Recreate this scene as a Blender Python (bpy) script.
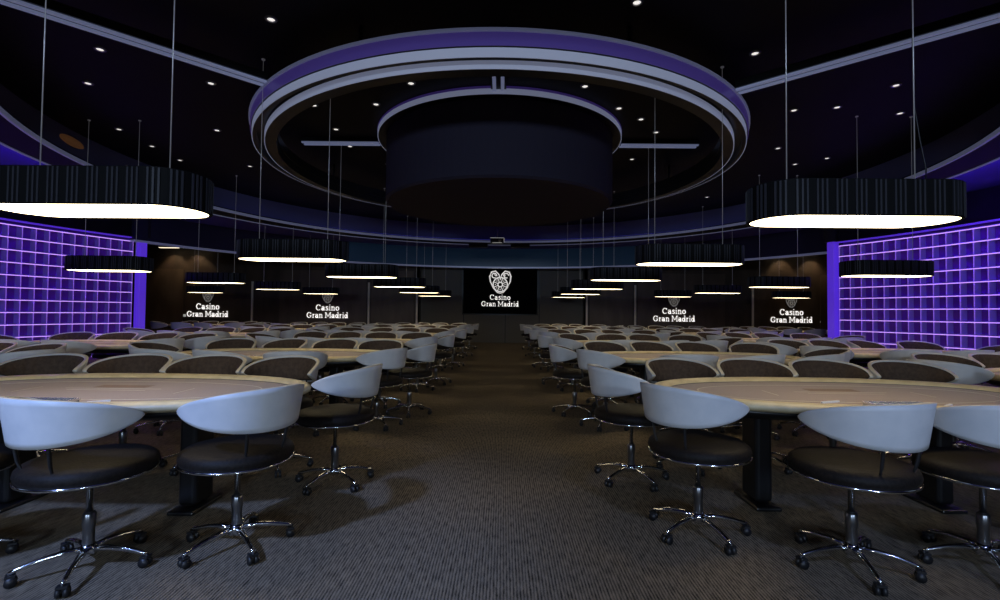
import bpy, math, random
from mathutils import Vector, Matrix
random.seed(7)
for _o in list(bpy.data.objects): bpy.data.objects.remove(_o)
SC = bpy.context.scene
COL = SC.collection
R = math.radians
PI = math.pi

# ------------------------------------------------------------------ camera, world, exposure, big lights
cam_d = bpy.data.cameras.new('camera'); cam_d.sensor_width = 36; cam_d.lens = 17.64; cam_d.clip_start = .02
cam = bpy.data.objects.new('camera', cam_d); COL.objects.link(cam)
cam.matrix_world = (Matrix.Translation((0, 0, 1.235)) @ Matrix.Rotation(R(.35), 4, 'Z')
                    @ Matrix.Rotation(R(90 + 1.5), 4, 'X') @ Matrix.Rotation(R(.57), 4, 'Z'))
SC.camera = cam
w = bpy.data.worlds.new('world'); SC.world = w; w.use_nodes = True
w.node_tree.nodes['Background'].inputs[0].default_value = (.25, .25, .6, 1)
w.node_tree.nodes['Background'].inputs[1].default_value = .004
SC.view_settings.view_transform = 'Standard'; SC.view_settings.look = 'None'
SC.view_settings.exposure = 0.0; SC.view_settings.gamma = 1.0; SC.view_settings.use_curve_mapping = False

def area_light(name, loc, aim, sx, sy, power, color):
    d = bpy.data.lights.new(name, 'AREA'); d.shape = 'RECTANGLE'; d.size = sx; d.size_y = sy
    d.energy = power; d.color = color
    o = bpy.data.objects.new(name, d); COL.objects.link(o); o.location = loc
    o.rotation_euler = (Vector(aim) - Vector(loc)).to_track_quat('-Z', 'Y').to_euler()
    return o
# cool lights: two unseen fills added behind the camera, two ceiling floods over the front row
area_light('cool_fill', (-2.6, -5.9, 2.5), (-1.9, 5, .9), 1.2, .6, 190, (.58, .75, 1))
area_light('cool_fill', (2.6, -5.9, 2.5), (1.9, 5, .9), 1.2, .6, 150, (.58, .75, 1))
def spot_light(name, loc, aim, size, power, color, soft=.12, blend=.6):
    d = bpy.data.lights.new(name, 'SPOT'); d.energy = power; d.color = color; d.spot_size = R(size); d.spot_blend = blend; d.shadow_soft_size = soft
    o = bpy.data.objects.new(name, d); COL.objects.link(o); o.location = loc
    o.rotation_euler = (Vector(aim) - Vector(loc)).to_track_quat('-Z', 'Y').to_euler()
    return o
spot_light('ceiling_spot', (-2.9, -.2, 3.6), (-1.95, 1.7, 0), 54, 640, (.30, .46, 1))
spot_light('ceiling_spot', (1.9, -.6, 3.6), (1.5, 1.55, 0), 58, 150, (.36, .50, 1))

# ------------------------------------------------------------------ materials
def mat(name, color, rough=.5, metal=0, emit=None, strength=0, spec=.5, sheen=0):
    m = bpy.data.materials.new(name); m.use_nodes = True
    b = m.node_tree.nodes['Principled BSDF']
    b.inputs['Base Color'].default_value = (*color, 1)
    b.inputs['Roughness'].default_value = rough
    b.inputs['Metallic'].default_value = metal
    b.inputs['Specular IOR Level'].default_value = spec
    if sheen: b.inputs['Sheen Weight'].default_value = sheen
    if emit:
        b.inputs['Emission Color'].default_value = (*emit, 1)
        b.inputs['Emission Strength'].default_value = strength
    return m
def nodes(m):
    nt = m.node_tree
    return nt, nt.nodes['Principled BSDF'], nt.nodes.new, nt.links.new
def noise_tint(m, c0, c1, scale, detail=4, bump=0, stretch=(1, 1, 1)):
    nt, b, N, L = nodes(m)
    tc = N('ShaderNodeTexCoord'); mp = N('ShaderNodeMapping'); mp.inputs['Scale'].default_value = stretch
    nz = N('ShaderNodeTexNoise'); nz.inputs['Scale'].default_value = scale; nz.inputs['Detail'].default_value = detail
    rp = N('ShaderNodeValToRGB'); rp.color_ramp.elements[0].position = .35; rp.color_ramp.elements[1].position = .65
    rp.color_ramp.elements[0].color = (*c0, 1); rp.color_ramp.elements[1].color = (*c1, 1)
    L(tc.outputs['Object'], mp.inputs['Vector']); L(mp.outputs[0], nz.inputs['Vector'])
    L(nz.outputs['Fac'], rp.inputs['Fac']); L(rp.outputs[0], b.inputs['Base Color'])
    if bump:
        bp = N('ShaderNodeBump'); bp.inputs['Strength'].default_value = bump; bp.inputs['Distance'].default_value = .01
        L(nz.outputs['Fac'], bp.inputs['Height']); L(bp.outputs[0], b.inputs['Normal'])
    return m

M = {}
M['shell'] = mat('white_vinyl', (.62, .64, .66), .42)
noise_tint(M['shell'], (.58, .6, .62), (.66, .67, .68), 9)
M['rim'] = mat('cream_piping', (.66, .6, .46), .5)
M['pad'] = noise_tint(mat('brown_fabric', (.1, .07, .05), .85, spec=.2), (.062, .043, .032), (.085, .06, .044), 40, 3, .2)
M['seat'] = noise_tint(mat('seat_fabric', (.04, .03, .027), .6, spec=.2), (.007, .0055, .005), (.015, .011, .009), 80, 3, .2)
M['chrome'] = mat('chrome', (.75, .76, .78), .12, 1)
M['steel'] = mat('dark_chrome', (.3, .31, .33), .28, 1)
M['rubber'] = mat('black_plastic', (.012, .012, .014), .45)
M['black'] = mat('black_laminate', (.008, .008, .009), .35)
M['rail'] = noise_tint(mat('tan_leather', (.5, .4, .22), .42), (.56, .46, .26), (.66, .55, .33), 14, 4, .08)
M['felt'] = noise_tint(mat('felt_cloth', (.3, .215, .15), .9, sheen=.2), (.28, .2, .14), (.33, .24, .17), 120, 3, .1)
M['line'] = mat('cream_print', (.6, .52, .38), .8)
M['printed'] = mat('brown_print', (.27, .185, .13), .85)
M['tray'] = mat('tray_metal', (.8, .8, .8), .25, .9)
M['chips'] = mat('card_white', (.85, .85, .82), .5)
M['diffuser'] = mat('lamp_diffuser', (.9, .88, .8), .5, emit=(1, .81, .49), strength=6.4)
M['shade'] = mat('lamp_shade_black', (.004, .004, .005), .7, spec=.15)
M['fin'] = mat('lamp_fin_grey', (.035, .035, .045), .5, spec=.25)
M['wire'] = mat('steel_wire', (.6, .6, .62), .35, .6, emit=(.6, .6, .65), strength=.05)  # faint glow added so the wires look lit
M['ceil'] = noise_tint(mat('black_ceiling', (.006, .006, .012), .6, spec=.2), (.003, .003, .006), (.005, .005, .010), 2)
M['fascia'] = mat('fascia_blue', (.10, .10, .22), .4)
M['teal'] = mat('fascia_teal', (.03, .06, .10), .25, emit=(.03, .09, .2), strength=.05)  # slight blue glow in place of light on the band
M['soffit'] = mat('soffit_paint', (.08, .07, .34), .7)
M['lip_under'] = mat('lip_underside', (.004, .004, .006), .6, spec=.2)
M['navy'] = mat('fascia_navy', (.015, .015, .04), .4)
M['lip'] = mat('lip_metal', (.4, .42, .5), .35, .4, emit=(.3, .33, .6), strength=.12)  # metal with a faint glow painted in for light on its edges
M['lit_stripe'] = mat('lit_stripe_grey', (.5, .5, .55), .4, emit=(.36, .41, .62), strength=.27)  # no lamp: glow stands in for light falling on the ring stripes
M['beam_glow'] = mat('beam_glow', (.4, .4, .5), .4, emit=(.30, .36, .62), strength=.25)  # no lamp: dim glow painted in for light on the beams
M['violet_glow'] = mat('violet_glow_band', (.12, .08, .3), .3, emit=(.13, .07, .5), strength=.10)  # no lamp: glow stands in for violet light on the ring faces
M['cove'] = mat('cove_led', (.3, .2, .8), .5, emit=(.15, .02, 1), strength=60)
M['cove_dim'] = mat('cove_led_dim', (.2, .2, .8), .5, emit=(.12, .12, 1), strength=.4)
M['drum'] = mat('drum_cloth', (.03, .026, .045), .8, spec=.2)
M['lattice'] = mat('lattice_lilac', (.42, .3, .75), .45)
M['lat_led'] = mat('lattice_led', (.5, .4, .9), .5, emit=(.62, .32, 1), strength=1.15)
M['lat_led2'] = mat('lattice_led_dim', (.5, .4, .9), .5, emit=(.42, .17, 1), strength=.36)
M['lat_back'] = mat('lattice_back', (.22, .05, .45), .6)
M['violet_col'] = mat('violet_column', (.15, .08, .6), .4, emit=(.15, .045, 1), strength=.4)
M['wall'] = noise_tint(mat('brown_wall', (.05, .035, .025), .55), (.05, .034, .024), (.08, .056, .04), 3, 5, 0, (1, 1, .3))
M['wall2'] = noise_tint(mat('brown_panel', (.07, .05, .037), .5), (.085, .06, .042), (.125, .09, .065), 3, 5, 0, (1, 1, .3))
M['grey_wall'] = mat('grey_wall', (.13, .12, .10), .6)
M['strip'] = mat('beige_strip', (.85, .76, .62), .5)
M['letters'] = mat('letters', (.8, .8, .8), .5, emit=(1, .96, .92), strength=.55)  # on the wall signs this glow stands in for lamplight
M['letters_dim'] = mat('emblem_grey', (.3, .3, .3), .5, emit=(1, .96, .92), strength=.10)
M['screen'] = mat('screen_black', (.003, .003, .003), .8, spec=.05)
M['spot'] = mat('downlight_lens', (.9, .9, .9), .3, emit=(1, .95, .9), strength=.9)
M['spot_ring'] = mat('downlight_ring', (.25, .25, .26), .35, .7)
M['amber'] = mat('amber_glow', (.12, .06, .03), .5, emit=(1, .42, .16), strength=.032)  # painted glow, stands for warm light on the fascia
M['washer'] = mat('washer_lens', (.9, .85, .75), .4, emit=(1, .85, .6), strength=1.5)
M['white'] = mat('white_plastic', (.8, .8, .78), .4, emit=(1, 1, .95), strength=.25)

# carpet: narrow lengthwise ribs with blotchy loops
mc = mat('carpet', (.06, .055, .05), .95, spec=.1); M['carpet'] = mc
nt, b, N, L = nodes(mc)
tc = N('ShaderNodeTexCoord')
def mapped(sx, sy):
    mp = N('ShaderNodeMapping'); mp.inputs['Scale'].default_value = (sx, sy, 1); L(tc.outputs['Object'], mp.inputs['Vector']); return mp
wv = N('ShaderNodeTexWave'); wv.wave_type = 'BANDS'; wv.bands_direction = 'X'; wv.inputs['Scale'].default_value = 21
wv.inputs['Distortion'].default_value = 1.2; wv.inputs['Detail'].default_value = 2; wv.inputs['Detail Scale'].default_value = 3
L(mapped(1, 1).outputs[0], wv.inputs['Vector'])
n1 = N('ShaderNodeTexNoise'); n1.inputs['Scale'].default_value = 1; n1.inputs['Detail'].default_value = 3
L(mapped(70, 14).outputs[0], n1.inputs['Vector'])
n2 = N('ShaderNodeTexNoise'); n2.inputs['Scale'].default_value = 140; n2.inputs['Detail'].default_value = 2
L(mapped(1, 1).outputs[0], n2.inputs['Vector'])
m1 = N('ShaderNodeMath'); m1.operation = 'MULTIPLY_ADD'; m1.inputs[1].default_value = .35
L(wv.outputs['Fac'], m1.inputs[0])
m2 = N('ShaderNodeMath'); m2.operation = 'MULTIPLY'; m2.inputs[1].default_value = .75; L(n1.outputs['Fac'], m2.inputs[0]); L(m2.outputs[0], m1.inputs[2])
m3 = N('ShaderNodeMath'); m3.operation = 'MULTIPLY_ADD'; m3.inputs[1].default_value = .35; L(n2.outputs['Fac'], m3.inputs[0]); L(m1.outputs[0], m3.inputs[2])
rp = N('ShaderNodeValToRGB'); rp.color_ramp.elements[0].position = .42; rp.color_ramp.elements[1].position = .95
rp.color_ramp.elements[0].color = (.022, .019, .015, 1); rp.color_ramp.elements[1].color = (.275, .22, .155, 1)
L(m3.outputs[0], rp.inputs['Fac']); L(rp.outputs[0], b.inputs['Base Color'])
bp = N('ShaderNodeBump'); bp.inputs['Strength'].default_value = .5; bp.inputs['Distance'].default_value = .006
L(m3.outputs[0], bp.inputs['Height']); L(bp.outputs[0], b.inputs['Normal'])

# ------------------------------------------------------------------ mesh builder
class MB:
    def __init__(s): s.v = []; s.f = []; s.m = []; s.sm = []
    def add(s, vs, fs, mi=0, smooth=True):
        o = len(s.v); s.v += [tuple(x) for x in vs]
        for f in fs: s.f.append(tuple(i + o for i in f)); s.m.append(mi); s.sm.append(smooth)
        return s
    def box(s, c, d, mi=0, rz=0):
        x, y, z = d[0] / 2, d[1] / 2, d[2] / 2; ca, sa = math.cos(rz), math.sin(rz)
        vs = []
        for dz in (-z, z):
            for dx, dy in ((-x, -y), (x, -y), (x, y), (-x, y)):
                vs.append((c[0] + dx * ca - dy * sa, c[1] + dx * sa + dy * ca, c[2] + dz))
        return s.add(vs, [(3, 2, 1, 0), (4, 5, 6, 7), (0, 1, 5, 4), (1, 2, 6, 5), (2, 3, 7, 6), (3, 0, 4, 7)], mi, False)
    def rings(s, rs, mi=0, cap0=True, cap1=True, smooth=True, closed=True):
        n = len(rs[0]); vs = [p for r in rs for p in r]; fs = []
        for i in range(len(rs) - 1):
            for j in range(n if closed else n - 1):
                k = (j + 1) % n
                fs.append((i * n + j, i * n + k, (i + 1) * n + k, (i + 1) * n + j))
        if cap0: fs.append(tuple(range(n - 1, -1, -1)))
        if cap1: fs.append(tuple((len(rs) - 1) * n + j for j in range(n)))
        return s.add(vs, fs, mi, smooth)
    def lathe(s, prof, seg=32, c=(0, 0, 0), mi=0, cap0=False, cap1=False, smooth=True):
        return s.rings([[(c[0] + r * math.cos(2 * PI * j / seg), c[1] + r * math.sin(2 * PI * j / seg), c[2] + z) for j in range(seg)] for r, z in prof],
                       mi, cap0, cap1, smooth)
    def tube(s, pts, rad, seg=8, mi=0, smooth=True):
        pts = [Vector(p) for p in pts]; rs = []
        for i, p in enumerate(pts):
            d = (pts[min(i + 1, len(pts) - 1)] - pts[max(i - 1, 0)]).normalized()
            u = d.cross(Vector((0, 0, 1)) if abs(d.z) < .9 else Vector((1, 0, 0))).normalized(); v = d.cross(u)
            r = rad[i] if isinstance(rad, (list, tuple)) else rad
            rs.append([p + (u * math.cos(2 * PI * j / seg) + v * math.sin(2 * PI * j / seg)) * r for j in range(seg)])
        return s.rings(rs, mi, True, True, smooth)
    def torus(s, c, Rr, r, seg=40, ms=8, mi=0, axis='Z'):
        vs = []; fs = []
        for i in range(seg):
            a = 2 * PI * i / seg
            for j in range(ms):
                t = 2 * PI * j / ms; q = Rr + r * math.cos(t)
                p = (q * math.cos(a), q * math.sin(a), r * math.sin(t))
                if axis == 'Y': p = (p[0], p[2], p[1])
                vs.append((c[0] + p[0], c[1] + p[1], c[2] + p[2]))
        for i in range(seg):
            for j in range(ms):
                a, b_ = (i + 1) % seg, (j + 1) % ms
                fs.append((i * ms + j, a * ms + j, a * ms + b_, i * ms + b_))
        return s.add(vs, fs, mi)
    def mesh(s, name, mats):
        me = bpy.data.meshes.new(name); me.from_pydata(s.v, [], s.f)
        for m in (mats if isinstance(mats, (list, tuple)) else [mats]): me.materials.append(m)
        me.polygons.foreach_set('material_index', s.m); me.polygons.foreach_set('use_smooth', s.sm)
        import bmesh
        bm = bmesh.new(); bm.from_mesh(me); bmesh.ops.recalc_face_normals(bm, faces=bm.faces); bm.to_mesh(me); bm.free()
        me.update(); return me
    def build(s, name, mats, parent=None):
        o = bpy.data.objects.new(name, s.mesh(name, mats)); COL.objects.link(o)
        if parent: o.parent = parent
        return o

def empty(name, loc=(0, 0, 0), rz=0):
    o = bpy.data.objects.new(name, None); COL.objects.link(o); o.location = loc; o.rotation_euler = (0, 0, rz)
    o.empty_display_size = .1
    return o
def tag(o, label, cat, group=None):
    o['label'] = label; o['category'] = cat
    if group: o['group'] = group
    return o
def struct(o): o['kind'] = 'structure'; return o
def kids(o): return [c for c in ALLK.get(o.name, [])]
ALLK = {}
def copy_tree(o, parent=None):
    c = o.copy(); COL.objects.link(c)
    if parent: c.parent = parent
    for ch in o.children: copy_tree(ch, c)
    return c
def bevel(o, wd=.01, seg=2):
    m = o.modifiers.new('bevel', 'BEVEL'); m.width = wd; m.segments = seg; m.limit_method = 'ANGLE'; return o

def ring_wall(mb, c, r0, z0, r1, z1, a0=0, a1=360, seg=96, mi=0):
    """surface of revolution strip between (r0,z0) and (r1,z1) over an arc"""
    n = max(3, int(seg * (a1 - a0) / 360)); P = []; Q = []
    for i in range(n + 1):
        a = R(a0 + (a1 - a0) * i / n)
        P.append((c[0] + r0 * math.cos(a), c[1] + r0 * math.sin(a), z0)); Q.append((c[0] + r1 * math.cos(a), c[1] + r1 * math.sin(a), z1))
    mb.rings([P, Q], mi, False, False, True, False)
def ring_solid(mb, c, prof, a0=0, a1=360, seg=96, mi=0):
    """closed profile (r,z) swept round an arc; each profile edge is its own strip so edges stay crisp"""
    n = len(prof)
    for i in range(n):
        (r0, z0), (r1, z1) = prof[i], prof[(i + 1) % n]
        ring_wall(mb, c, r0, z0, r1, z1, a0, a1, seg, mi)
    if a1 - a0 < 359.9:
        for a in (a0, a1):
            ca, sa = math.cos(R(a)), math.sin(R(a))
            mb.add([(c[0] + r * ca, c[1] + r * sa, z) for r, z in prof], [tuple(range(n))], mi, False)

# ------------------------------------------------------------------ room shell
YB = 19.7
f = MB(); f.box((0, 7, -.05), (32, 27, .1)); struct(f.build('floor', M['carpet']))
CC = (0, 8.9)
ce = MB()
ce.lathe([(0.001, 4.05), (7.06, 4.05), (7.06, 4.25), (.001, 4.25)], 96, (CC[0], CC[1], 0), 0, smooth=False)
struct(ce.build('ceiling', M['ceil']))
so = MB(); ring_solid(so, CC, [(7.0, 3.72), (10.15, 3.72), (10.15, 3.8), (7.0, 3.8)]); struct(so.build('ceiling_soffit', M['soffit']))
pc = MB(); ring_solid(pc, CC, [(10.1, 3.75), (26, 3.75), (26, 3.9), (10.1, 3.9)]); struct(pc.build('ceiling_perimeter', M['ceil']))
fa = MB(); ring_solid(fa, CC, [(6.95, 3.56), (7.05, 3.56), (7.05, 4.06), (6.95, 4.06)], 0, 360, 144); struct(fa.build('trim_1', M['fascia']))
for k_, (a0_, a1_, m_) in enumerate(((20.5, 57, 'navy'), (57, 123, 'teal'), (123, 159.5, 'navy'))):
    tl = MB(); ring_solid(tl, CC, [(10.1, 3.0), (10.24, 3.0), (10.24, 3.76), (10.1, 3.76)], a0_, a1_); struct(tl.build('trim_%d' % (3 + 37 * (k_ > 0) + k_), M[m_]))
te = MB(); ring_solid(te, CC, [(10.07, 2.97), (10.25, 2.97), (10.25, 3.02), (10.07, 3.02)], 20.5, 159.5); struct(te.build('trim_33', M['lip']))

wb = MB(); wb.box((-9.5, YB + .1, 1.9), (12.2, .2, 3.8)); wb.box((9.45, YB + .1, 1.9), (12.3, .2, 3.8)); struct(wb.build('wall_back', M['wall']))
wc = MB(); wc.box((0, YB + .7, 1.9), (7.6, .2, 3.8)); wc.box((-3.45, YB + .35, 1.9), (.1, .7, 3.8)); wc.box((3.35, YB + .35, 1.9), (.1, .7, 3.8))
struct(wc.build('wall_back_recess', M['grey_wall']))
wl = MB(); wl.box((-15.7, 7, 1.9), (.2, 27, 3.8)); struct(wl.build('wall_left', M['wall']))
wr = MB(); wr.box((15.7, 7, 1.9), (.2, 27, 3.8)); struct(wr.build('wall_right', M['wall']))
wf = MB(); wf.box((0, -6.4, 1.9), (32, .2, 3.8)); struct(wf.build('wall_front', M['wall']))
k = 4
for x in (-10.1, -5.4, -3.46, 3.36, 5.3, 10.0):
    t = MB(); t.box((x, YB - .02, 1.2), (.07, .06, 2.4)); struct(t.build('trim_%d' % k, M['strip'])); k += 1
for x0, x1 in ((-9.0, -5.5), (-5.3, -3.6), (3.5, 5.2), (5.4, 8.9), (-14.6, -12.9), (12.7, 14.4)):
    t = MB(); t.box(((x0 + x1) / 2, YB - .01, 1.45), (x1 - x0, .04, 2.86)); struct(t.build('trim_%d' % k, M['wall2'])); k += 1
for x in (-1.62, .1, 1.5):
    t = MB(); t.box((x, YB + .59, 1.5), (.03, .03, 3.0)); struct(t.build('trim_%d' % k, M['black'])); k += 1
bb = MB(); bb.box((-9.5, YB - .02, .06), (12.2, .05, .12)); bb.box((9.45, YB - .02, .06), (12.3, .05, .12)); struct(bb.build('baseboard_back', M['black']))

# ------------------------------------------------------------------ cove lip and LED strips under the ceiling step
lp = MB(); ring_solid(lp, CC, [(6.7, 3.48), (7.25, 3.48), (7.25, 3.56), (6.7, 3.56)], 0, 360, 144); struct(lp.build('trim_30', M['lip_under']))
le_ = MB()
ring_solid(le_, CC, [(6.685, 3.475), (6.72, 3.475), (6.72, 3.535), (6.685, 3.535)], 0, 360, 144)
struct(le_.build('trim_34', M['lip']))
le_ = MB(); ring_solid(le_, CC, [(7.22, 3.465), (7.26, 3.465), (7.26, 3.57), (7.22, 3.57)], 0, 360, 144); struct(le_.build('trim_35', M['lip']))
for (a0, a1, r_, m, lab) in ((172, 210, 7.3, 'cove', 'violet LED strip in the ceiling cove above the left lattice'),
                         (-30, 8, 7.3, 'cove', 'violet LED strip in the ceiling cove above the right lattice'),
                         (20, 160, 6.8, 'cove_dim', 'dim blue LED strip in the ceiling cove along the far end')):
    l_ = MB(); ring_solid(l_, CC, [(r_, 3.525), (r_ + .04, 3.525), (r_ + .04, 3.55), (r_, 3.55)] if r_ > 7 else [(r_, 3.562), (r_ + .04, 3.562), (r_ + .04, 3.58), (r_, 3.58)], a0, a1, 120)
    tag(l_.build('led_strip', M[m]), lab, 'led strip', 'LED strips in the ceiling cove')
for px_, lab in ((-.83, 'small black loudspeaker on the far ceiling step, left of the projector'), (.55, 'small black loudspeaker on the far ceiling step, right of the projector')):
    t = tag(empty('loudspeaker', (px_, 16.05, 3.36)), lab, 'loudspeaker', 'loudspeakers on the ceiling step')
    g = MB(); g.box((0, 0, .12), (.62, .2, .2)); bevel(g.build('cabinet', M['rubber'], t), .02)
    g = MB(); g.tube([(0, 0, .2), (0, 0, .69)], .02, 8); g.build('hanger', M['black'], t)

# ------------------------------------------------------------------ big ceiling ring, inner ring and drum, beams
RC = (-.08, 7.94)
t = tag(empty('ceiling_ring', (RC[0], RC[1], 3.6)), 'large suspended ring with pale bands below the black ceiling', 'ceiling ring')
O = (0, 0)
def rel(prof): return [(r, z - 3.6) for r, z in prof]
g = MB(); ring_solid(g, O, rel([(3.62, 3.62), (3.62, 3.76), (3.3, 3.76), (3.3, 3.62)]), 0, 360, 128); g.build('ring_body', M['black'], t)
g = MB(); ring_solid(g, O, rel([(3.622, 3.622), (3.63, 3.622), (3.63, 3.745), (3.622, 3.745)]), 0, 360, 128); g.build('face_band', M['violet_glow'], t)
g = MB(); ring_solid(g, O, rel([(3.622, 3.747), (3.65, 3.747), (3.65, 3.775), (3.622, 3.775)]), 0, 360, 128); g.build('top_trim', M['lip'], t)
for nme, r_, za, zb, rin in (('outer_tier', 3.6, 3.526, 3.618, 3.555), ('inner_tier', 3.45, 3.495, 3.618, 3.31)):
    g = MB(); ring_solid(g, O, rel([(r_, za), (r_, zb), (rin, zb), (rin, za)]), 0, 360, 128); tr_ = g.build(nme, M['black'], t)
    g = MB(); ring_solid(g, O, rel([(r_ + .001, za), (r_ + .01, za), (r_ + .01, min(zb, za + .088)), (r_ + .001, min(zb, za + .088))]), 0, 360, 128); g.build('glow_band', M['lit_stripe'], tr_)
g = MB()
for a in range(0, 360, 45):
    g.tube([(3.45 * math.cos(R(a + 22)), 3.45 * math.sin(R(a + 22)), .15), (3.45 * math.cos(R(a + 22)), 3.45 * math.sin(R(a + 22)), .45)], .02, 6)
g.build('hanger', M['black'], t)
t = tag(empty('ceiling_drum', (RC[0], RC[1], 2.95)), 'dark round drum hanging inside the large ceiling ring', 'ceiling drum')
g = MB(); g.lathe([(.01, 0), (1.76, 0), (1.8, .03), (1.8, 1.09), (.01, 1.09)], 96, smooth=False); g.build('drum_body', M['drum'], t)
g = MB(); ring_solid(g, O, [(1.81, 1.0), (1.925, 1.0), (1.925, 1.098), (1.81, 1.098)], 0, 360, 96); rb_ = g.build('rim', M['black'], t)
g = MB(); ring_solid(g, O, [(1.926, 1.0), (1.936, 1.0), (1.936, 1.068), (1.926, 1.068)], 0, 360, 96); g.build('glow_band', M['lit_stripe'], rb_)
g = MB(); ring_solid(g, O, [(1.926, 1.07), (1.94, 1.07), (1.94, 1.099), (1.926, 1.099)], 0, 360, 96); g.build('violet_band', M['violet_glow'], rb_)

def beam(a, r0, r1, z, lab, grp):
    t = tag(empty('ceiling_beam', (RC[0], RC[1], z), R(a)), lab, 'ceiling beam', grp)
    g = MB(); g.box(((r0 + r1) / 2, 0, .06), (r1 - r0, .19, .08)); g.build('beam_body', M['black'], t)
    for s in (-1, 1):
        g = MB(); g.box(((r0 + r1) / 2, s * .05, .01), (r1 - r0, .042, .02)); g.build('glow_band', M['beam_glow'], t)
beam(225, 3.66, 8.0, 3.74, 'long pale beam running from the ceiling ring to the upper left', 'beams outside the ceiling ring')
beam(317.5, 3.66, 8.0, 3.74, 'long pale beam running from the ceiling ring to the upper right', 'beams outside the ceiling ring')
beam(180, 1.97, 3.22, 3.97, 'short pale spoke joining the drum to the ring on the left', 'spokes inside the ceiling ring')
beam(0, 1.97, 3.22, 3.97, 'short pale spoke joining the drum to the ring on the right', 'spokes inside the ceiling ring')
beam(270, 1.97, 3.22, 3.97, 'short spoke at the front between drum and ring', 'spokes inside the ceiling ring')

# ------------------------------------------------------------------ downlights
def ground(px, py, z):      # image point to the plane at height z, used to survey positions
    d = cam.matrix_world.to_3x3() @ Vector((px - 500, 300 - py, -490)); o = cam.matrix_world.translation
    return o + d * ((z - o.z) / d.z)
SPOTS = {'left of the big ring': [(100, 49), (211, 83), (88, 83), (217, 130), (119, 129), (152, 146), (180, 160), (250, 166), (271, 19)],
         'right of the big ring': [(637, 2), (755, 53), (794, 110), (837, 107), (896, 85), (900, 113), (778, 148), (795, 164), (827, 158), (707, 197)],
         'inside the big ring': [(411, 83), (585, 86), (376, 104), (314, 105), (656, 94), (619, 108), (641, 119), (350, 146), (632, 159), (388, 164), (336, 129), (656, 132)]}
ORD = ['nearest', 'second nearest', 'third nearest', 'fourth nearest', 'fifth nearest', 'sixth nearest', 'seventh nearest', 'eighth nearest', 'ninth nearest', 'tenth nearest', 'eleventh nearest', 'farthest']
proto = None
for zone, pts in SPOTS.items():
    ps = sorted([ground(x, y, 4.045) for x, y in pts], key=lambda p: p.length)
    for i, p in enumerate(ps):
        if proto is None:
            proto = empty('downlight', (0, 0, 0))
            g = MB(); ring_solid(g, O, [(.036, -.008), (.055, -.008), (.06, .004), (.036, .004)], 0, 360, 24); g.build('trim_ring', M['spot_ring'], proto)
            g = MB(); g.lathe([(.001, -.004), (.03, -.003), (.036, .003), (.001, .004)], 20); g.build('lens', M['spot'], proto)
            o = proto
        else: o = copy_tree(proto)
        o.location = (p.x, p.y, 4.043)
        tag(o, 'small recessed downlight in the black ceiling %s, %s' % (zone, ORD[i] if i < len(ps) - 1 else 'farthest'), 'downlight', 'downlights in the black ceiling')
t = tag(empty('fascia_glow', (-6.87, 7.62, 3.87), math.atan2(7.62 - CC[1], -6.87)), 'dim amber oval glow on the curved ceiling step above the left lattice', 'glow')  # oval shape standing in for a pool of warm light on the step
g = MB(); rs_ = []
for k_ in range(7):
    q_ = math.cos(k_ / 6 * PI / 2); rs_.append([(-.03 - .05 * math.sin(k_ / 6 * PI / 2), .30 * max(q_, .02) * math.cos(2 * PI * n_ / 32), .075 * max(q_, .02) * math.sin(2 * PI * n_ / 32)) for n_ in range(32)])
g.rings(rs_); g.build('glow_oval', M['amber'], t)
g = MB(); g.tube([(-.03, .31 * math.cos(2 * PI * n_ / 32), .085 * math.sin(2 * PI * n_ / 32)) for n_ in range(33)], .012, 6); g.build('rim', M['black'], t)

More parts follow.
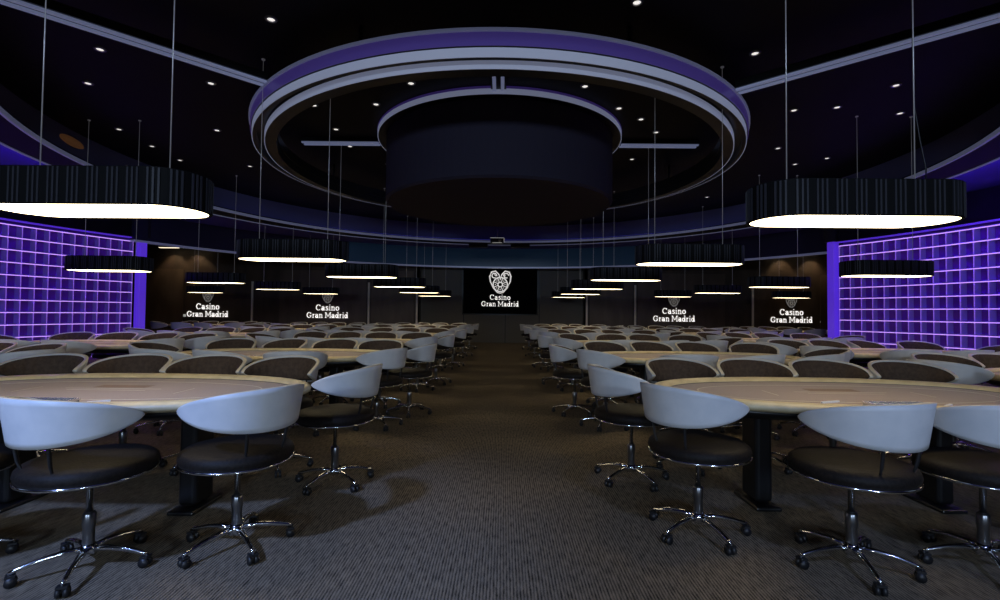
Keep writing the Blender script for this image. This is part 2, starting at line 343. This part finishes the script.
# ------------------------------------------------------------------ violet lattice walls
def lattice(side, c, Rr, a_far, a_near, label, name):
    """egg-crate of shelves on an arc; angles in degrees measured from the x axis"""
    z0, z1, cell, dep = .10, 3.0, .25, .17
    ncol = int(round(abs(R(a_near - a_far)) * Rr / cell)); nrow = 11
    zs = [z0 + (z1 - z0) * i / nrow for i in range(nrow + 1)]
    lo, hi = min(a_far, a_near), max(a_far, a_near)
    back = MB(); ring_solid(back, c, [(Rr + dep, 0), (Rr + dep + .08, 0), (Rr + dep + .08, 3.72), (Rr + dep, 3.72)], lo, hi, 160)
    struct(back.build('wall_%s_lattice' % side, M['lat_back']))
    head = MB(); ring_solid(head, c, [(Rr - .06, 3.1), (Rr + dep, 3.1), (Rr + dep, 3.715), (Rr - .06, 3.715)], lo, hi, 160)
    struct(head.build('trim_%d' % (31 if side == 'left' else 32), M['ceil']))
    t = tag(empty(name, (c[0] + Rr * math.cos(R((lo + hi) / 2)), c[1] + Rr * math.sin(R((lo + hi) / 2)), 0)), label, 'lattice')
    inv = Vector(t.location)
    def loc(mb): mb.v = [(x - inv.x, y - inv.y, z - inv.z) for x, y, z in mb.v]; return mb
    for z in zs:
        sh = MB(); ring_solid(sh, c, [(Rr - .012, z - .008), (Rr + dep, z - .008), (Rr + dep, z + .008), (Rr - .012, z + .008)], lo, hi, 160)
        so_ = loc(sh).build('shelf_board', M['lattice'], t)
        e = MB(); ring_solid(e, c, [(Rr - .012, z - .024), (Rr + .014, z - .024), (Rr + .014, z - .0085), (Rr - .012, z - .0085)], lo, hi, 160)
        loc(e).build('light_edge', M['lat_led'], so_)
    for i in range(ncol + 1):
        a = R(a_far + (a_near - a_far) * i / ncol); ca, sa = math.cos(a), math.sin(a); tx, ty = -sa * .006, ca * .006
        par = None
        for nme, r0, r1, gap, m_ in (('divider', .012, dep, .0, M['lattice']), ('light_edge', -.002, .010, .012, M['lat_led2'])):
            b_ = MB(); q = [(c[0] + (Rr + r0) * ca, c[1] + (Rr + r0) * sa), (c[0] + (Rr + r1) * ca, c[1] + (Rr + r1) * sa)]
            vs = [(q[0][0] - tx, q[0][1] - ty, z0 + gap), (q[0][0] + tx, q[0][1] + ty, z0 + gap), (q[1][0] + tx, q[1][1] + ty, z0 + gap), (q[1][0] - tx, q[1][1] - ty, z0 + gap)]
            vs += [(x, y, z1 - gap) for x, y, _ in vs]
            b_.add(vs, [(3, 2, 1, 0), (4, 5, 6, 7), (0, 1, 5, 4), (1, 2, 6, 5), (2, 3, 7, 6), (3, 0, 4, 7)], 0, False)
            par = loc(b_).build(nme, m_, par or t)
    hl = MB(); ring_solid(hl, c, [(Rr - .07, 3.06), (Rr + .0, 3.06), (Rr + .0, 3.09), (Rr - .07, 3.09)], lo, hi, 160)
    loc(hl).build('head_light', M['violet_col'], t)
    return t
LC = (0, 8.0)
lattice('left', LC, 10.6, 180 - 25.5, 180 + 17, 'wall of violet-lit square niches in bright lilac edges on the left', 'lattice')
lattice('right', LC, 9.4, 26.9, -17, 'wall of violet-lit square niches in bright lilac edges on the right', 'lattice')
for (c_, a, rr, lab) in ((LC, 180 - 24.6, 10.62, 'glowing violet column at the end of the left lattice'), (LC, 26.1, 9.42, 'glowing violet column at the end of the right lattice')):
    a = a - 2.0 if a > 90 else a + 1.75
    x, y = c_[0] + rr * math.cos(R(a)), c_[1] + rr * math.sin(R(a))
    t = tag(empty('light_column', (x, y, 0), R(a)), lab, 'column')
    g = MB(); g.box((0, 0, 1.6), (.24, .17, 3.0)); bevel(g.build('column_body', M['violet_col'], t), .02)
    g = MB(); g.box((0, 0, .05), (.3, .28, .1)); g.build('plinth', M['black'], t)
    g = MB(); g.box((0, 0, 3.41), (.3, .28, .62)); g.build('head', M['black'], t)

# ------------------------------------------------------------------ signs
def ell(cx, cz, rx, rz, a0=0, a1=360, n=14):
    return [(cx + rx * math.cos(R(a0 + (a1 - a0) * i / n)), cz + rz * math.sin(R(a0 + (a1 - a0) * i / n))) for i in range(n + 1)]
def foot_serif(x, d=.13): return [(x - d, .045), (x + d, .045)]
GLYPH = {   # strokes in units of the capital height, then the advance
    'C': ([ell(.45, .48, .35, .43, 48, 312), [(.71, .66), (.71, .9)]], .9),
    'G': ([ell(.45, .48, .35, .43, 48, 318), [(.71, .66), (.71, .9)], [(.5, .42), (.86, .42)], [(.73, .42), (.73, .14)]], .96),
    'a': ([ell(.27, .22, .17, .17), [(.1, .52), (.2, .63), (.34, .63), (.45, .5), (.45, .05)], [(.42, .045), (.6, .045)]], .66),
    's': ([[(.43, .54), (.3, .64), (.15, .58), (.14, .45), (.28, .36), (.42, .28), (.43, .13), (.28, .045), (.08, .12)]], .55),
    'i': ([[(.18, 0), (.18, .66)], [(.04, .62), (.18, .62)], foot_serif(.18), [(.18, .82), (.18, .97)]], .38),
    'n': ([[(.17, 0), (.17, .66)], [(.03, .62), (.17, .62)], [(.17, .5), (.28, .62), (.42, .62), (.52, .48), (.52, 0)], foot_serif(.17), foot_serif(.52)], .72),
    'o': ([ell(.32, .33, .23, .29)], .64),
    'r': ([[(.17, 0), (.17, .66)], [(.03, .62), (.17, .62)], [(.17, .44), (.27, .6), (.44, .6)], foot_serif(.17)], .5),
    'M': ([[(.17, 0), (.17, .97)], [(.93, 0), (.93, .97)], [(.17, .95), (.55, .25)], [(.55, .25), (.93, .95)], [(.02, .93), (.2, .93)], [(.9, .93), (1.08, .93)], foot_serif(.17, .15), foot_serif(.93, .15)], 1.12),
    'd': ([ell(.28, .32, .19, .28), [(.49, 0), (.49, 1.02)], [(.34, .98), (.49, .98)], [(.49, .045), (.63, .045)]], .68),
    ' ': ([], .3)}
def lettering(txt, width, zb, parent, m):
    tot = sum(GLYPH[c][1] for c in txt); k_ = width / tot; x0 = -width / 2; g = MB(); wd = .062
    for c in txt:
        for st in GLYPH[c][0]:
            for (xa, za), (xb, zc) in zip(st[:-1], st[1:]):
                dx, dz = xb - xa, zc - za; L_ = math.hypot(dx, dz); ux, uz = dx / L_, dz / L_
                hw = wd * (.62 if abs(ux) > .95 else 1); ex = .02 if len(st) > 2 else 0
                q = [(xa - ux * ex - uz * hw, za - uz * ex + ux * hw), (xb + ux * ex - uz * hw, zc + uz * ex + ux * hw), (xb + ux * ex + uz * hw, zc + uz * ex - ux * hw), (xa - ux * ex + uz * hw, za - uz * ex - ux * hw)]
                vs = [(x0 + x * k_, y_, zb + z * k_) for y_ in (-.03, 0) for x, z in q]
                g.add(vs, [(3, 2, 1, 0), (4, 5, 6, 7), (0, 1, 5, 4), (1, 2, 6, 5), (2, 3, 7, 6), (3, 0, 4, 7)], 0, False)
        x0 += GLYPH[c][1] * k_
    g.build('lettering', m, parent)
def emblem(h, zc, parent, m):
    g = MB(); s = h / 2.0
    def arc(cx, cz, r, a0, a1, wd, n=20):
        wd *= .72; g.tube([((cx + r * math.cos(R(a0 + (a1 - a0) * i / n))) * s, -.015, (cz + r * math.sin(R(a0 + (a1 - a0) * i / n))) * s + zc) for i in range(n + 1)], wd * s, 6)
    arc(0, -.25, .62, 0, 360, .085, 32); arc(0, -.25, .2, 0, 360, .08)
    for i in range(8):
        a = R(i * 45 + 22.5)
        g.tube([(.22 * math.cos(a) * s, -.015, (-.25 + .22 * math.sin(a)) * s + zc), (.6 * math.cos(a) * s, -.015, (-.25 + .6 * math.sin(a)) * s + zc)], .035 * s, 6)
        g.lathe([(.001, -.04 * s), (.06 * s, 0), (.001, .05 * s)], 8, (.42 * math.cos(a + .39) * s, -.015, (-.25 + .42 * math.sin(a + .39)) * s + zc))
    for sx in (-1, 1):                                     # two leafy lobes that make the heart outline
        pts = [(0, .2), (sx * .12, .62), (sx * .42, .92), (sx * .78, .82), (sx * .92, .45), (sx * .86, .0), (sx * .6, -.55), (sx * .25, -.95), (0, -1.0)]
        g.tube([(x * s, -.015, z * s + zc) for x, z in pts], [.04 * s, .05 * s, .06 * s, .07 * s, .07 * s, .06 * s, .05 * s, .04 * s, .04 * s], 6)
        arc(sx * .52, .52, .2, 0, 300, .07)
        arc(sx * .36, .62, .12, 90, 320, .05)
    g.build('emblem', m, parent)
def sign(x, y, z, k_, lab, me_='letters_dim', ml='letters'):
    t = tag(empty('wall_sign', (x, y, z)), lab, 'sign', 'signs on the end wall')
    lettering('Gran Madrid', 1.68 * k_, 0, t, M[ml]); lettering('Casino', .95 * k_, .30 * k_, t, M[ml]); emblem(.46 * k_, .83 * k_, t, M[me_])
    return t
ZT = .96
sign(-11.9, YB, ZT, 1, 'pale wall lettering with dim crest, next to the left violet column')
sign(-7.05, YB - .03, ZT, 1, 'pale wall lettering with dim crest, left of the aisle, inner of the two')
sign(6.85, YB - .03, ZT, 1, 'pale wall lettering with dim crest, right of the aisle, inner of the two')
sign(11.55, YB, ZT, 1, 'pale wall lettering with dim crest, next to the right violet column')
t = tag(empty('wall_screen', (-.12, YB + .6, 1.2)), 'large black wall screen showing a white crest at the end of the aisle', 'screen')
g = MB(); g.box((0, -.06, .95), (3.05, .1, 1.92)); bevel(g.build('panel', M['screen'], t), .01)
g = MB()
for c_, d_ in (((0, -.06, 1.93), (3.13, .12, .04)), ((0, -.06, -.03), (3.13, .12, .04)), ((-1.545, -.06, .95), (.04, .12, 1.92)), ((1.545, -.06, .95), (.04, .12, 1.92))): g.box(c_, d_)
g.build('frame', M['black'], t)
h_ = empty('logo', (0, -.112, .3)); h_.parent = t
lettering('Gran Madrid', 1.55, 0, h_, M['letters']); lettering('Casino', .86, .27, h_, M['letters']); emblem(.95, 1.02, h_, M['letters'])
for x, lab in ((-12.83, 'small white wall plate beside the lettering nearest the left violet column'), (-8.08, 'small white wall plate beside the lettering left of the aisle'),
               (8.0, 'small white wall plate beside the lettering right of the aisle'), (12.75, 'small white wall plate beside the lettering nearest the right violet column')):
    g = MB(); g.box((0, -.012, 0), (.1, .024, .1)); o = g.build('wall_plate', M['white']); bevel(o, .006); o.location = (x, YB, 1.0)
    tag(o, lab, 'wall plate', 'white plates on the end wall')

# projector hung below the far cove
p = Vector((-.2, 15.4, 3.52))
t = tag(empty('projector', p), 'small white-edged projector hanging from the ceiling step at the far end', 'projector')
g = MB(); g.box((0, 0, -.02), (.42, .32, .15)); bevel(g.build('body', M['rubber'], t), .02)
g = MB()
for c_, d_ in (((0, -.165, .055), (.44, .01, .012)), ((0, -.165, -.095), (.3, .01, .012)), ((.215, -.165, -.02), (.012, .01, .15))): g.box(c_, d_)
g.build('front_trim', M['white'], t)
g = MB(); g.tube([(.08, -.15, -.02), (.08, -.19, -.02)], .05, 16); g.build('lens', M['steel'], t)
g = MB(); g.tube([(0, 0, .05), (0, 0, .55)], .02, 8); g.build('pole', M['steel'], t)

# wall washers at the top of the end wall, with warm light
for xs, side in (((-13.25, -12.35), 'left'), ((11.15, 12.35), 'right')):
    for i, x in enumerate(xs):
        t = tag(empty('wall_washer', (x, YB - .42, 3.72)), 'bright wall-washing lamp high on the %s of the end wall, %s' % (side, 'outer one' if (i == 0) == (side == 'left') else 'inner one'), 'wall lamp', 'wall washers over the lettered wall')
        g = MB(); g.box((0, 0, 0), (.8, .2, .06)); bevel(g.build('housing', M['black'], t), .008)
        g = MB(); g.box((0, 0, -.035), (.74, .14, .02)); g.build('lens', M['washer'], t)
        ld = bpy.data.lights.new('washer_lamp', 'SPOT'); ld.energy = 26; ld.color = (1, .72, .42); ld.spot_size = R(95); ld.spot_blend = .6; ld.shadow_soft_size = .08
        lo = bpy.data.objects.new('washer_lamp', ld); COL.objects.link(lo); lo.parent = t; lo.location = (0, 0, -.06); lo.rotation_euler = (R(22), 0, 0)

# ------------------------------------------------------------------ chair
def wprof(t): return max(0.0, 1 - abs(t) ** 2.1) ** .74
A = R(96)
def back_point(th, v, off, tilt=.035):
    wv_ = wprof(th / A); zc = .742; z = zc + (.112 * v if v > 0 else .105 * v) * wv_
    r = .298 - off + tilt * (z - zc) / .12 * .5 + .008 * math.cos(th)
    return (r * math.sin(th), -r * math.cos(th) * 1.02, z)
def chair_parts():
    d = {}
    g = MB(); g.lathe([(.002, .445), (.22, .445), (.25, .45), (.268, .464), (.275, .484), (.27, .506), (.25, .522), (.2, .533), (.1, .54), (.002, .542)], 40); d['seat'] = g.mesh('seat', M['seat'])
    g = MB(); g.torus((0, 0, .456), .268, .0075, 48, 8); d['seat_trim'] = g.mesh('seat_trim', M['chrome'])
    NT, NV = 66, 9
    def sheet(off0, off1, vmax, edge_mi, in_f=None):
        g = MB(); rs = []
        ths = [-A * .995 + 2 * A * .995 * i / NT for i in range(NT + 1)]
        for th in ths:
            ring = []
            for j in range(NV): ring.append(back_point(th, (-1 + 2 * j / (NV - 1)) * vmax, off0))
            for j in range(NV):
                v = (1 - 2 * j / (NV - 1)) * vmax
                o1 = off1 if in_f is None else in_f(th, v)
                ring.append(back_point(th, v, o1))
            rs.append(ring)
        g.rings(rs, 0, True, True)
        return g
    g = sheet(0, .026, 1, 0); n = 2 * NV
    for i in range(NT):                                    # the thin edge carries the cream piping
        for j in (NV - 1, n - 1): g.m[i * n + j] = 1
    d['back_shell'] = g.mesh('back_shell', [M['shell'], M['rim']])
    def pad_in(th, v):
        e = (1 - abs(v) ** 3) * wprof(th / A) ** .6
        return .027 + .030 * e + .007 * e * abs(math.cos(th * 13))
    d['back_pad'] = sheet(.0265, .036, .87, 0, pad_in).mesh('back_pad', M['pad'])
    g = MB(); g.tube([(0, -.19, .45), (0, -.235, .5), (0, -.255, .56), (0, -.272, .655), (0, -.276, .7)], [.008, .008, .008, .008, .007], 8); d['back_bracket'] = g.mesh('back_bracket', M['rubber'])
    g = MB(); g.lathe([(.0145, .22), (.0145, .425), (.05, .43), (.07, .452)], 16, cap0=True, cap1=True); d['gas_column'] = g.mesh('gas_column', M['chrome'])
    g = MB(); g.lathe([(.022, .09), (.025, .12), (.024, .19), (.028, .205), (.028, .255), (.022, .265), (.016, .267)], 16, cap0=True, cap1=True); d['column_sleeve'] = g.mesh('column_sleeve', M['steel'])
    g = MB(); g.lathe([(.02, .06), (.036, .064), (.038, .095), (.028, .115), (.02, .117)], 20, cap0=True, cap1=True); d['hub'] = g.mesh('hub', M['chrome'])
    g = MB(); g.tube([(.02, 0, .09), (.09, 0, .094), (.17, 0, .085), (.25, 0, .066), (.268, 0, .058)], [.016, .014, .012, .01, .01], 8); d['leg'] = g.mesh('leg', M['chrome'])
    g = MB()
    for s in (-1, 1): g.tube([(.262, s * .006, .022), (.262, s * .022, .022)], .022, 14, 0)
    g.tube([(.268, 0, .062), (.268, 0, .04)], .008, 8); g.box((.264, 0, .047), (.034, .042, .01))
    d['caster'] = g.mesh('caster', M['rubber'])
    return d
CP = chair_parts()
def merge_base():
    g = MB()
    for nme, mi in (('gas_column', 0), ('column_sleeve', 1), ('hub', 0)):
        me = CP[nme]; g.add([v.co[:] for v in me.vertices], [tuple(p_.vertices) for p_ in me.polygons], mi)
    for i in range(5):
        a = 2 * PI * i / 5; ca, sa = math.cos(a), math.sin(a)
        for nme, mi in (('leg', 0), ('caster', 2)):
            me = CP[nme]; g.add([(v.co.x * ca - v.co.y * sa, v.co.x * sa + v.co.y * ca, v.co.z) for v in me.vertices], [tuple(p_.vertices) for p_ in me.polygons], mi)
    return g.mesh('swivel_base', [M['chrome'], M['steel'], M['rubber']])
CP['swivel_base'] = merge_base()
def part(name, me, parent, rz=0, loc=(0, 0, 0)):
    o = bpy.data.objects.new(name, me); COL.objects.link(o); o.parent = parent; o.rotation_euler = (0, 0, rz); o.location = loc; return o
def make_chair(full):
    t = empty('swivel_chair')
    for n_ in ('seat', 'seat_trim', 'back_shell', 'back_pad'): part(n_, CP[n_], t)
    if full:
        for s in (-1, 1): part('back_bracket', CP['back_bracket'], t, s * .42)
        for n_ in ('gas_column', 'column_sleeve', 'hub'): part(n_, CP[n_], t)
        for i in range(5):
            l_ = part('leg', CP['leg'], t, 2 * PI * i / 5); part('caster', CP['caster'], l_)
    else: part('swivel_base', CP['swivel_base'], t)
    return t
PROTO = {}
def chair(x, y, deg, full, label, group):
    if full not in PROTO: o = PROTO[full] = make_chair(full)
    else: o = copy_tree(PROTO[full])
    o.location = (x, y, 0); o.rotation_euler = (0, 0, R(deg))
    if full:                                               # swivel bases stand at their own angle
        a = random.uniform(0, 72)
        for ch in o.children:
            if ch.name.startswith('leg'): ch.rotation_euler = (0, 0, R(a - deg) + round(ch.rotation_euler.z / (2 * PI / 5)) * 2 * PI / 5)
    tag(o, label, 'chair', group)
    return o

# ------------------------------------------------------------------ poker table
TA, TB, TN = 1.25, .65, 2.35
def oval(d, z, n=72, ta=TA, tb=TB):
    pts = []
    for i in range(n):
        a = 2 * PI * i / n; c, s = math.cos(a), math.sin(a)
        pts.append(((ta - d) * math.copysign(abs(c) ** (2 / TN), c), (tb - d) * math.copysign(abs(s) ** (2 / TN), s), z))
    return pts
def table_parts():
    d = {}
    g = MB(); g.rings([oval(*q) for q in ((.03, .722), (.008, .732), (0, .748), (.006, .764), (.022, .776), (.05, .782), (.08, .780), (.1, .772), (.112, .758), (.113, .742), (.03, .722))], 0, False, False); d['rail'] = g.mesh('rail', M['rail'])
    g = MB(); g.rings([oval(.1, .735), oval(.1, .752)], 0, True, True, False); d['playing_surface'] = g.mesh('playing_surface', M['felt'])
    g = MB(); g.rings([oval(.295, .7522), oval(.295, .7535), oval(.303, .7535), oval(.303, .7522), oval(.295, .7522)], 0, False, False, False)
    d['betting_line'] = g.mesh('betting_line', M['line'])
    g = MB(); g.rings([oval(.112, .7525), oval(.112, .7545), oval(.126, .7545), oval(.126, .7525), oval(.112, .7525)], 0, False, False, False); d['rail_shadow'] = g.mesh('rail_shadow', M['black'])  # dark strip painted where the raised rail shades the felt
    g = MB()
    g.box((0, .04, .7528), (.62, .006, .0012)); g.box((0, -.02, .7528), (.5, .006, .0012)); g.box((-.5, -.02, .7528), (.006, .2, .0012)); g.box((.5, -.02, .7528), (.006, .2, .0012))
    g.box((0, .13, .7528), (.34, .1, .0012), 1)
    d['printed_layout'] = g.mesh('printed_layout', [M['line'], M['printed']])
    g = MB(); g.rings([oval(.045, .7215), oval(.06, .69), oval(.16, .655)], 0, True, True, True); d['apron'] = g.mesh('apron', M['black'])
    g = MB(); g.box((0, -.45, .757), (.34, .09, .01), 1)
    for i in range(7): g.box((-.15 + .05 * i, -.45, .764), (.008, .085, .008))
    g.box((0, -.402, .765), (.34, .007, .012)); g.box((0, -.498, .765), (.34, .007, .012)); g.box((-.17, -.45, .765), (.007, .1, .012)); g.box((.17, -.45, .765), (.007, .1, .012))
    d['chip_tray'] = g.mesh('chip_tray', [M['tray'], M['black']])
    g = MB(); g.box((.3, -.43, .757), (.10, .014, .01), 0, .6); g.box((-.33, -.36, .757), (.14, .012, .01), 0, .35); d['card_holder'] = g.mesh('card_holder', M['chips'])
    g = MB(); g.box((0, 0, .352), (.11, .2, .634)); d['pedestal'] = g.mesh('pedestal', M['black'])
    g = MB(); g.box((0, 0, .0125), (.16, .32, .025)); d['foot'] = g.mesh('foot', M['black'])
    return d
TP = table_parts()
for me_ in TP.values():
    for v_ in me_.vertices: v_.co.z *= .962
def make_table():
    t = empty('poker_table')
    for n_ in ('rail', 'playing_surface', 'rail_shadow', 'betting_line', 'printed_layout', 'apron', 'chip_tray', 'card_holder'): part(n_, TP[n_], t)
    for s in (-1, 1):
        p_ = part('pedestal', TP['pedestal'], t, 0, (s * .58, 0, 0)); bevel(p_, .025, 3); f_ = part('foot', TP['foot'], p_); bevel(f_, .01)
    return t
# ------------------------------------------------------------------ hanging lamp
def stadium(a, b_, z, n=14, r=None):
    r = r or b_ * .96; pts = []
    for cx, cy, a0 in ((a - r, b_ - r, 0), (-(a - r), b_ - r, 90), (-(a - r), -(b_ - r), 180), (a - r, -(b_ - r), 270)):
        for i in range(n + 1):
            t_ = R(a0 + 90 * i / n); pts.append((cx + r * math.cos(t_), cy + r * math.sin(t_), z))
    return pts
LA, LB, LH = .59, .215, .205
def lamp_parts():
    d = {}
    g = MB(); g.rings([stadium(LA - .02, LB - .02, .012), stadium(LA - .012, LB - .012, 0), stadium(LA, LB, 0), stadium(LA, LB, LH), stadium(LA - .03, LB - .03, LH + .005)], 0, False, True, False)
    per = stadium(LA + .003, LB + .003, 0, 20); tot = 0; segs = []
    for i in range(len(per)):
        a_, b2 = Vector(per[i]), Vector(per[(i + 1) % len(per)]); segs.append((tot, a_, b2)); tot += (b2 - a_).length
    pos = 0; k_ = 0
    while pos < tot - .02:
        for (s0, a_, b2) in segs:
            L_ = (b2 - a_).length
            if s0 <= pos < s0 + L_:
                p_ = a_.lerp(b2, (pos - s0) / L_); dr = (b2 - a_).normalized()
                g.box((p_.x, p_.y, LH / 2), (.010, .008, LH - .012), 1, math.atan2(dr.y, dr.x)); break
        k_ += 1; pos += .026 if k_ % 3 else .055
    d['shade'] = g.mesh('shade', [M['shade'], M['fin']])
    g = MB(); g.rings([stadium(LA - .013, LB - .013, .004), stadium(LA - .013, LB - .013, .012)], 0, True, True, False); d['diffuser'] = g.mesh('diffuser', M['diffuser'])
    return d
LP = lamp_parts()
LZ = 1.795
g = MB(); g.tube([(0, 0, LH), (0, 0, 4.05 - LZ)], .0035, 5); g.lathe([(.001, LH + .03), (.012, LH + .025), (.014, LH + .004), (.014, LH)], 10)
g.lathe([(.02, 4.05 - LZ - .012), (.02, 4.05 - LZ)], 12, cap0=True, cap1=True)
LP['wire'] = g.mesh('suspension_wire', M['wire'])
def make_lamp():
    t = empty('pendant_lamp')
    part('shade', LP['shade'], t); part('diffuser', LP['diffuser'], t)
    for s in (-1, 1): part('suspension_wire', LP['wire'], t, 0, (s * .38, 0, 0))
    return t

# ------------------------------------------------------------------ the floor plan
PLAN = []     # side, column, row number, table x, y, lamp x, y
YL = [3.11, 5.75, 8.3, 11.0, 13.8, 16.6]; YR = [3.28, 5.9, 8.45, 11.1, 13.9, 16.7]
LL = [2.80, 5.40, 8.05, 11.1, 14.3, 17.2]; LR = [2.92, 5.50, 8.2, 11.2, 14.3, 17.2]
for i in range(6):
    PLAN.append(('left', 1, i, -2.5 if i == 0 else -2.52, YL[i], [-2.31, -2.33, -2.33, -2.35, -2.45, -2.4][i], LL[i]))
    PLAN.append(('right', 1, i, 2.27 if i == 0 else 2.3, YR[i], [2.07, 2.08, 2.05, 2.15, 2.25, 2.3][i], LR[i]))
Y2 = [4.25, 6.95, 9.9, 12.8, 15.7]
for i in range(5):
    PLAN.append(('left', 2, i, -5.9, Y2[i] + .15, [-5.9, -5.82, -5.98, -6.02, -5.95][i], Y2[i] + .25)); PLAN.append(('right', 2, i, 5.45, Y2[i], [5.3, 5.33, 5.5, 5.55, 5.4][i], Y2[i] - .1))
PLAN.append(('left', 3, 0, -9.7, 16.0, -9.7, 15.9)); PLAN.append(('right', 3, 0, 9.2, 15.8, 9.15, 15.6))
SEATS = [  # name, dx (away from the aisle), dy, facing (degrees left of straight ahead, on the right side of the aisle)
    ('far side closest to aisle', -.92, .75, 186), ('far side second from aisle', -.25, .82, 176), ('far side third from aisle', .40, .82, 184), ('far side last from aisle', 1.06, .70, 172),
    ('at near corner by aisle', -1.18, -.47, -56), ('near side just past corner', -.44, -.82, -4), ('near side by chip tray', .24, -.82, 10), ('near side last from aisle', .93, -.68, 16),
    ('at aisle end', -1.38, .22, -84), ('at end away from aisle', 1.47, -.02, 92)]
ROWN = ['front', 'second', 'third', 'fourth', 'fifth', 'last']
tp = lpz = None
for side, col, row, tx, ty, lx, ly in PLAN:
    s = 1 if side == 'right' else -1
    rows = {1: 6, 2: 5, 3: 1}[col]
    rn = 'lone' if rows == 1 else ('front' if row == 0 else 'last' if row == rows - 1 else ROWN[row])
    where = '%s %s table %s' % (rn, {1: 'aisle-side', 2: 'second-column', 3: 'outermost'}[col], side)
    if col == 2 and row == 0: pass
    o = tp = make_table() if tp is None else tp
    if o.get('used'): o = copy_tree(tp)
    tp['used'] = 1
    o.location = (tx, ty, 0); o.rotation_euler = (0, 0, R(random.uniform(-1, 1)))
    tag(o, 'oval tan-railed card table, the %s %s of the aisle' % (where.replace(' table ' + side, ''), side), 'table', 'card tables')
    # chairs
    for j, (nm, dx, dy, deg) in enumerate(SEATS):
        cx, cy, dg = tx + s * dx, ty + dy, s * deg
        if row == 0 and col == 1:
            if side == 'right':
                cx, cy, dg = [(1.5, 4.05, 190), (2.12, 4.1, 174), (2.74, 4.1, 172), (3.38, 4.04, 172), (1.12, 2.82, -60), (1.74, 2.47, 15), (2.40, 2.48, 2), (3.06, 2.55, 8), (.97, 3.70, -82), (3.75, 3.35, 95)][j]
            else:
                cx, cy, dg = [(-1.78, 3.88, 172), (-2.4, 3.92, 184), (-3.02, 3.92, 186), (-3.68, 3.86, 190), (-1.39, 2.60, 60), (-1.97, 2.36, -16), (-2.68, 2.34, 6), (-3.34, 2.4, -12), (-1.20, 3.55, 82), (-3.98, 3.1, -92)][j]
        else:
            cx += random.uniform(-.03, .03); cy += random.uniform(-.03, .04); dg += random.uniform(-16, 16)
        full = (col == 1 and row < 2) or (col == 2 and row == 0)
        chair(cx, cy, dg, full, 'white-backed swivel chair %s, %s' % (nm, where), 'swivel chairs around the card tables')
    # lamp
    if lpz is None: lpz = make_lamp(); o = lpz
    else: o = copy_tree(lpz)
    o.location = (lx, ly, LZ); o.rotation_euler = (0, 0, R(random.uniform(-.6, .6)))
    if side == 'right' and col == 1 and row == 0:
        g = MB(); g.tube([(.44, .02, LH), (.46, .02, LH + .03), (.465, .02, LH + .12), (.43, .02, LH + .3), (.40, .02, LH + .5), (.385, .01, LH + .8), (.383, .005, 4.05 - LZ)], .004, 6)
        g.build('power_cable', M['rubber'], o)
    tag(o, 'long black pendant lamp with glowing underside above the %s' % where, 'pendant lamp', 'pendant lamps over the card tables')
del tp['used']
